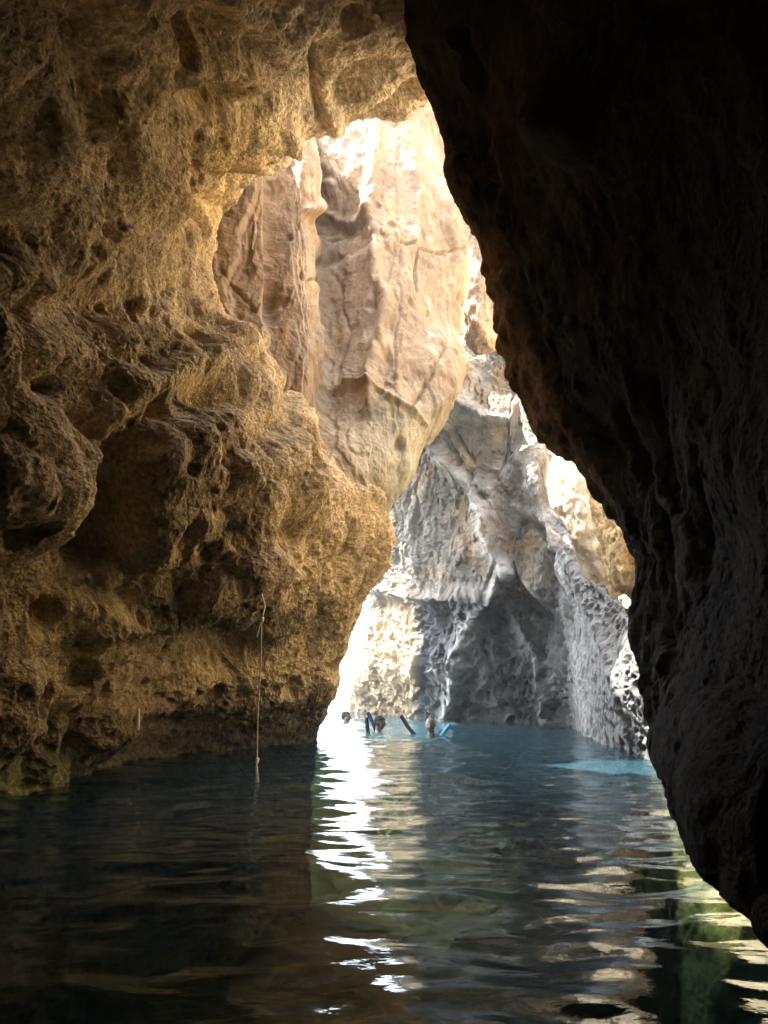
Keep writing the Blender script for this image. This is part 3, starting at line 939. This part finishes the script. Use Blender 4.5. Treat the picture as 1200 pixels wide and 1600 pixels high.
def hit(ob, px, py):
    d = Vector(at(px, py, 1.0)) - Vector((0, 0, CAM_H))
    ok, loc, nor, _ = ob.ray_cast(Vector((0, 0, CAM_H)), d.normalized())
    return (loc, nor) if ok else (Vector(at(px, py, 5.5)), Vector((0, -1, 0)))


bpy.context.view_layer.update()
M_ROPE = plain_mat('hemp_rope', (.75, .66, .50), .9, 60, .25)
M_WHITE = plain_mat('white_plastic', (.82, .80, .72), .5, 30, .06)
a0, _n = hit(cave_left, 408, 926)
lip, _n = hit(cave_left, 411, 962)
Yr = min(a0.y, lip.y) - .03
xr = (at(409, 968, Yr))[0]
zk = at(409, 968, Yr)[2]


def strands(path, r, turns):
    """a laid rope: three strands twisted round the path"""
    bm = bmesh.new()
    path = [Vector(p) for p in path]
    # resample
    acc = [0]
    for p, q_ in zip(path[:-1], path[1:]):
        acc.append(acc[-1] + (q_ - p).length)
    n = max(8, int(acc[-1] / .009))
    smp = []
    for i in range(n + 1):
        s_ = acc[-1] * i / n
        k = max(j for j in range(len(acc)) if acc[j] <= s_ + 1e-9)
        k = min(k, len(path) - 2)
        f_ = (s_ - acc[k]) / max(1e-6, acc[k + 1] - acc[k])
        smp.append(path[k].lerp(path[k + 1], f_))
    for st in range(3):
        pts = []
        for i, p in enumerate(smp):
            tv = (smp[min(i + 1, n)] - smp[max(i - 1, 0)]).normalized()
            u_ = tv.cross(Vector((0, 1, 0.01))).normalized()
            v_ = tv.cross(u_)
            ph = 2 * math.pi * (st / 3 + turns * i / n)
            pts.append(p + (u_ * math.cos(ph) + v_ * math.sin(ph)) * r * .5)
        tube(bm, pts, r * .56, 6)
    return bm


rope = empty('rope', (xr, Yr, zk))
tag(rope, 'thin pale cord knotted to the brown rock and hanging straight down to the water', 'rope')
inv = Vector((xr, Yr, zk))
p0 = Vector((a0.x, a0.y + .03, a0.z))
p1 = Vector(at(411, 936, Yr + .01))
p2 = Vector(at(414, 948, Yr))
p3 = Vector(at(411, 960, Yr))
obj('loop', strands([p - inv for p in (p0, p1, p2, p3, inv)], .0075, 8), M_ROPE, rope)
zb = .02
path = [inv, inv + Vector((.004, 0, -.3)), inv + Vector((-.004, 0, -.7)), Vector((xr + .002, Yr, .17))]
obj('cord', strands([p - inv for p in path], .007, 60), M_ROPE, rope)
for zz, rr_ in ((zk, .013), (.16, .012)):
    bm = bmesh.new()
    for k in range(3):
        tube(bm, [(rr_ * .8 * math.cos(a_) + .002 * k, rr_ * .8 * math.sin(a_), zz - zk + (k - 1) * .011 + .004 * math.sin(2 * a_)) for a_ in [j * math.pi / 5 for j in range(11)]], .0065, 7)
    obj('knot', bm, M_ROPE, rope)
obj('tail', strands([(0, -.005, 0), (-.012, -.012, -.05), (-.03, -.015, -.13)], .0065, 5), M_ROPE, rope)
bm = bmesh.new()
for k in range(9):
    a_ = k * .7
    tube(bm, [(0, 0, .16 - zk), (.008 * math.cos(a_), .008 * math.sin(a_), .09 - zk), (.013 * math.cos(a_ + .5) + .004, .013 * math.sin(a_ + .5), .03 - zk + .008 * (k % 3)), (.018 * math.cos(a_ + .9) + .006, .018 * math.sin(a_ + .9), -.03 - zk)], [.005, .004, .003, .002], 6)
obj('frayed_end', bm, M_ROPE, rope)

mk, mn = hit(cave_left, 214, 1122)
mb, _ = hit(cave_left, 214, 1138)
mt, _ = hit(cave_left, 214, 1107)
Ym = min(mk.y, mb.y, mt.y) - .015
sc_ = Vector(at(215, 1100, Ym)) - Vector(at(214, 1100, Ym))
outline = [(212.5, 1107), (216.5, 1105.5), (217, 1116), (216.8, 1132), (216, 1141), (213.2, 1138.5), (212.2, 1128), (211.8, 1121), (210.4, 1124), (211, 1119)]
ctr = Vector(at(214, 1124, Ym))
bm = bmesh.new()
vs = [bm.verts.new(Vector(at(x, y, Ym)) - ctr) for x, y in outline]
fc = bm.faces.new(vs)
ex = bmesh.ops.extrude_face_region(bm, geom=[fc])
for v in [g for g in ex['geom'] if isinstance(g, bmesh.types.BMVert)]:
    v.co += Vector((.004, .012, 0))
mark = obj('marker_strip', bm, M_WHITE, None, False)
mark.location = ctr
tag(mark, 'small white splintered strip stuck upright in the pitted rock just above the water', 'strip')


def bake(o):
    """apply the modifiers of o"""
    dg = bpy.context.evaluated_depsgraph_get()
    me = bpy.data.meshes.new_from_object(o.evaluated_get(dg))
    old = o.data
    o.modifiers.clear()
    o.data = me
    bpy.data.meshes.remove(old)
    for p in me.polygons:
        p.use_smooth = True


def head_bm(bm, grow=0.0, hair=None):
    """a head looking along -y, chin near z = 0.0, crown near z = 0.235"""
    nu, nv = 40, 56
    rings = []
    for i in range(nu + 1):
        u = math.pi * i / nu
        ring = []
        for j in range(nv):
            v = 2 * math.pi * j / nv
            x, y, z_ = math.sin(u) * math.cos(v), math.sin(u) * math.sin(v), -math.cos(u)
            # cranium wide and deep on top, jaw narrow and forward
            lo = max(0, -z_)
            wx = .077 * (1 - .30 * lo ** 1.5)
            wy = .098 * (1 - .22 * lo)
            p = Vector((x * wx, y * wy + .012 - .020 * lo, .118 + z_ * .118))
            if y < 0:
                fx, fz = p.x, p.z
                k = -y
                p.y -= k * .030 * math.exp(-(fx / .014) ** 2 - ((fz - .088) / .022) ** 2)      # nose
                p.y -= k * .014 * math.exp(-(fx / .009) ** 2 - ((fz - .108) / .022) ** 2)
                p.y -= k * .007 * math.exp(-((abs(fx) - .030) / .026) ** 2 - ((fz - .136) / .010) ** 2)   # brow
                p.y += k * .012 * math.exp(-((abs(fx) - .032) / .016) ** 2 - ((fz - .117) / .011) ** 2)   # eye sockets
                p.y -= k * .006 * math.exp(-(fx / .026) ** 2 - ((fz - .058) / .006) ** 2)      # lips
                p.y -= k * .006 * math.exp(-(fx / .022) ** 2 - ((fz - .046) / .006) ** 2)
                p.y += k * .004 * math.exp(-(fx / .028) ** 2 - ((fz - .052) / .003) ** 2)
                p.y -= k * .010 * math.exp(-(fx / .022) ** 2 - ((fz - .018) / .016) ** 2)      # chin
            ring.append(p)
        rings.append(ring)
    if grow:
        c = Vector((0, .01, .125))
        for ring in rings:
            for k, p in enumerate(ring):
                ring[k] = p + (p - c).normalized() * grow
    V_ = [[bm.verts.new(p) for p in ring] for ring in rings]
    for i in range(nu):
        for j in range(nv):
            q4 = (V_[i][j], V_[i][(j + 1) % nv], V_[i + 1][(j + 1) % nv], V_[i + 1][j])
            if hair:
                c = sum((v.co for v in q4), Vector()) / 4
                if not hair(c):
                    continue
            try:
                bm.faces.new(q4)
            except ValueError:
                pass
    if not hair:
        for sx in (-1, 1):       # ears
            tube(bm, [(sx * .074, .018, .090), (sx * .083, .026, .108), (sx * .084, .028, .125), (sx * .075, .018, .132)], [.007, .009, .010, .007], 8)
    else:
        bmesh.ops.delete(bm, geom=[v for v in bm.verts if not v.link_faces], context='VERTS')


def swimmer(label, px, py, face, tilt, skin, hair_col, grey=False, arms=((-.30, -.28), (.30, -.28)), chin=.03):
    """treading water upright: head and shoulder tops above the surface"""
    x, y, _ = wl(px, py)
    root = empty('person', (x, y, 0), face)
    root.scale = (.84, .84, .84)
    tag(root, label, 'person', 'swimmers')
    ms = plain_mat('skin', skin, .5, 50, .08, .05)
    mh = plain_mat('hair', hair_col, .9, 90, .3, .5)
    mh.node_tree.nodes['Principled BSDF'].inputs['Specular IOR Level'].default_value = .02
    bm = bmesh.new()
    head_bm(bm)
    R_ = Matrix.Rotation(tilt, 4, 'Y')
    bmesh.ops.transform(bm, matrix=Matrix.Translation((0, 0, chin)) @ R_, verts=bm.verts)
    sh_z = chin - .075
    tube(bm, [(0, .025, chin + .08), (0, .03, chin), (0, .04, sh_z)], [.056, .054, .066], 16)
    # trunk, laid out as a flattened column
    for sx in (-1, 1):
        tube(bm, [(sx * .05, .035, sh_z - .01), (sx * .11, .04, sh_z - .035), (sx * .165, .045, sh_z - .07)], [.058, .060, .062], 14)
        tube(bm, [(sx * .07, .04, sh_z - .08), (sx * .075, .04, sh_z - .2), (sx * .06, .045, sh_z - .36), (sx * .075, .05, sh_z - .5)], [.095, .105, .090, .100], 16)
        tube(bm, [(sx * .085, .05, sh_z - .52), (sx * .10, -.06, sh_z - .92), (sx * .10, .12, sh_z - 1.30)], [.088, .058, .040], 14)
        tube(bm, [(sx * .10, .12, sh_z - 1.30), (sx * .10, .06, sh_z - 1.40), (sx * .11, -.06, sh_z - 1.45)], [.040, .038, .026], 10)
    for (sx, (rx, ry)) in zip((-1, 1), arms):
        s0 = Vector((sx * .175, .045, sh_z - .07))
        hnd = Vector((rx, ry, sh_z - .16))
        elb = (s0 + hnd) / 2 + Vector((sx * .07, .06, -.10))
        tube(bm, [s0, elb, hnd], [.050, .040, .027], 12)
        d = (hnd - elb).normalized()
        side = d.cross(Vector((0, 0, 1))).normalized()
        pal = hnd + d * .05
        for k in (-1.5, -.5, .5, 1.5):
            tube(bm, [hnd + side * k * .010, pal + side * k * .018, pal + d * .035], [.014, .013, .012], 8)
        for k, ln in zip((-1.5, -.5, .5, 1.5), (.062, .076, .080, .070)):
            b0_ = pal + d * .035 + side * k * .021
            tube(bm, [b0_, b0_ + d * ln * .55 + Vector((0, 0, -.006)), b0_ + d * ln * .85 + Vector((0, 0, -.030))], [.0095, .009, .0075], 8)
        tb = hnd + d * .03 - side * sx * .03
        tube(bm, [tb, tb + d * .03 - side * sx * .022, tb + d * .055 - side * sx * .028 + Vector((0, 0, -.012))], [.012, .011, .009], 8)
    body = obj('body', bm, ms, root)
    m_ = body.modifiers.new('remesh', 'REMESH')
    m_.mode = 'VOXEL'
    m_.voxel_size = .0075
    m2_ = body.modifiers.new('smooth', 'SMOOTH')
    m2_.factor = .5
    m2_.iterations = 2
    bake(body)
    if not body.data.materials:
        body.data.materials.append(ms)
    bm = bmesh.new()
    line = (lambda c: c.z > .165 or (c.y > .012 and c.z > .125 - .05 * min(1, c.y / .08)) ) if not grey else \
        (lambda c: c.z > .178 or (c.y > .015 and c.z > .12))
    head_bm(bm, .011 if not grey else .006, line)
    bmesh.ops.transform(bm, matrix=Matrix.Translation((0, 0, chin)) @ R_, verts=bm.verts)
    hr = obj('hair', bm, mh, root)
    so = hr.modifiers.new('thick', 'SOLIDIFY')
    so.thickness = .012
    so.offset = -1
    bake(hr)
    # swimming shorts under the water
    bm = bmesh.new()
    tube(bm, [(-.03, .05, sh_z - .47), (.03, .05, sh_z - .47)], [.135, .135], 16)
    for sx in (-1, 1):
        tube(bm, [(sx * .085, .045, sh_z - .52), (sx * .095, -.02, sh_z - .74)], [.112, .092], 16)
    sw = obj('swim_shorts', bm, plain_mat('dark_cloth', (.03, .04, .07), .8, 60, .2, .1), root)
    m_ = sw.modifiers.new('remesh', 'REMESH')
    m_.mode = 'VOXEL'
    m_.voxel_size = .012
    bake(sw)
    return root


swimmer('dark haired swimmer seen in profile facing right, between the leaning foam tubes', 594, 1143, math.radians(72), .05, (.05, .03, .022), (.004, .004, .004), chin=.025)
swimmer('grey haired swimmer facing the camera with only head and shoulder tops above water', 673, 1146, math.radians(-14), -.02, (.055, .033, .026), (.08, .076, .072), True, chin=.015)
swimmer('farthest swimmer, a small dark tilted head by the bright cave mouth', 543, 1129, math.radians(120), .42, (.06, .037, .028), (.005, .005, .005), chin=.0)


def noodle(label, pts, mat):
    P_ = [Vector(p) for p in pts]
    # smooth the bends
    for _ in range(3):
        Q_ = [P_[0]]
        for a_, b_ in zip(P_[:-1], P_[1:]):
            Q_ += [a_.lerp(b_, .25), a_.lerp(b_, .75)]
        P_ = Q_ + [P_[-1]]
    c = P_[len(P_) // 2].copy()
    bm = bmesh.new()
    tube(bm, [p - c for p in P_], .027, 18, inner=.009)
    o = obj('pool_noodle', bm, mat)
    o.location = c
    tag(o, label, 'pool noodle', 'foam pool noodles')
    return o


M_NAVY = plain_mat('navy_foam', (.006, .008, .014), .9, 120, .2, .3)
M_NAVY.node_tree.nodes['Principled BSDF'].inputs['Specular IOR Level'].default_value = .02
M_BLUE = plain_mat('blue_foam', (.04, .15, .21), .7, 120, .15, .3)
yy = wl(594, 1143)[1]
A0, A1 = Vector(at(572.5, 1121, yy - .25)), Vector(at(574.5, 1141, yy - .25))
B0, B1 = Vector(at(574.5, 1113, yy + .2)), Vector(at(587, 1139, yy + .15))
noodle('dark navy foam tube bent under the profile swimmer with both ends sticking up', [A0, A1, A1 + Vector((.05, .02, -.35)), (A1 + B1) / 2 + Vector((.12, 0, -.62)), B1 + Vector((.10, 0, -.35)), B1, B0], M_NAVY)
yy = wl(673, 1146)[1]
A0, A1 = Vector(at(626.5, 1118, yy + .1)), Vector(at(641, 1142, yy + .05))
noodle('dark foam tube leaning up to the left, alone in the gap between two swimmers', [A0, A1, A1 + (A1 - A0) * 1.0 + Vector((.1, 0, 0)), A1 + (A1 - A0) * 1.2 + Vector((.45, 0.15, 0.02))], M_NAVY)
A0, A1 = Vector(at(703, 1132, yy - .1)), Vector(at(692, 1146, yy - .12))
noodle('light blue foam tube sticking up right of the grey haired swimmer', [A0, A1, A1 + (A1 - A0) * 1.0, A1 + (A1 - A0) * 1.3 + Vector((-.4, .3, .03))], M_BLUE)

# ------------------------------------------------------------------ sea haze that the light hangs in
bm = bmesh.new()
bmesh.ops.create_cube(bm, size=1.0)
bmesh.ops.scale(bm, vec=(170, 280, 23.5), verts=bm.verts)
hm = bpy.data.materials.new('haze')
hm.use_nodes = True
t = hm.node_tree
t.nodes.remove(t.nodes['Principled BSDF'])
pv = t.nodes.new('ShaderNodeVolumePrincipled')
pv.inputs['Color'].default_value = (.86, .92, 1.0, 1)
pv.inputs['Density'].default_value = HAZE
pv.inputs['Anisotropy'].default_value = .35
t.links.new(pv.outputs[0], t.nodes['Material Output'].inputs['Volume'])
haze = obj('haze', bm, hm, None, False)
haze.location = (0, 0, 23.5 / 2 - 6.5)
haze['kind'] = 'stuff'
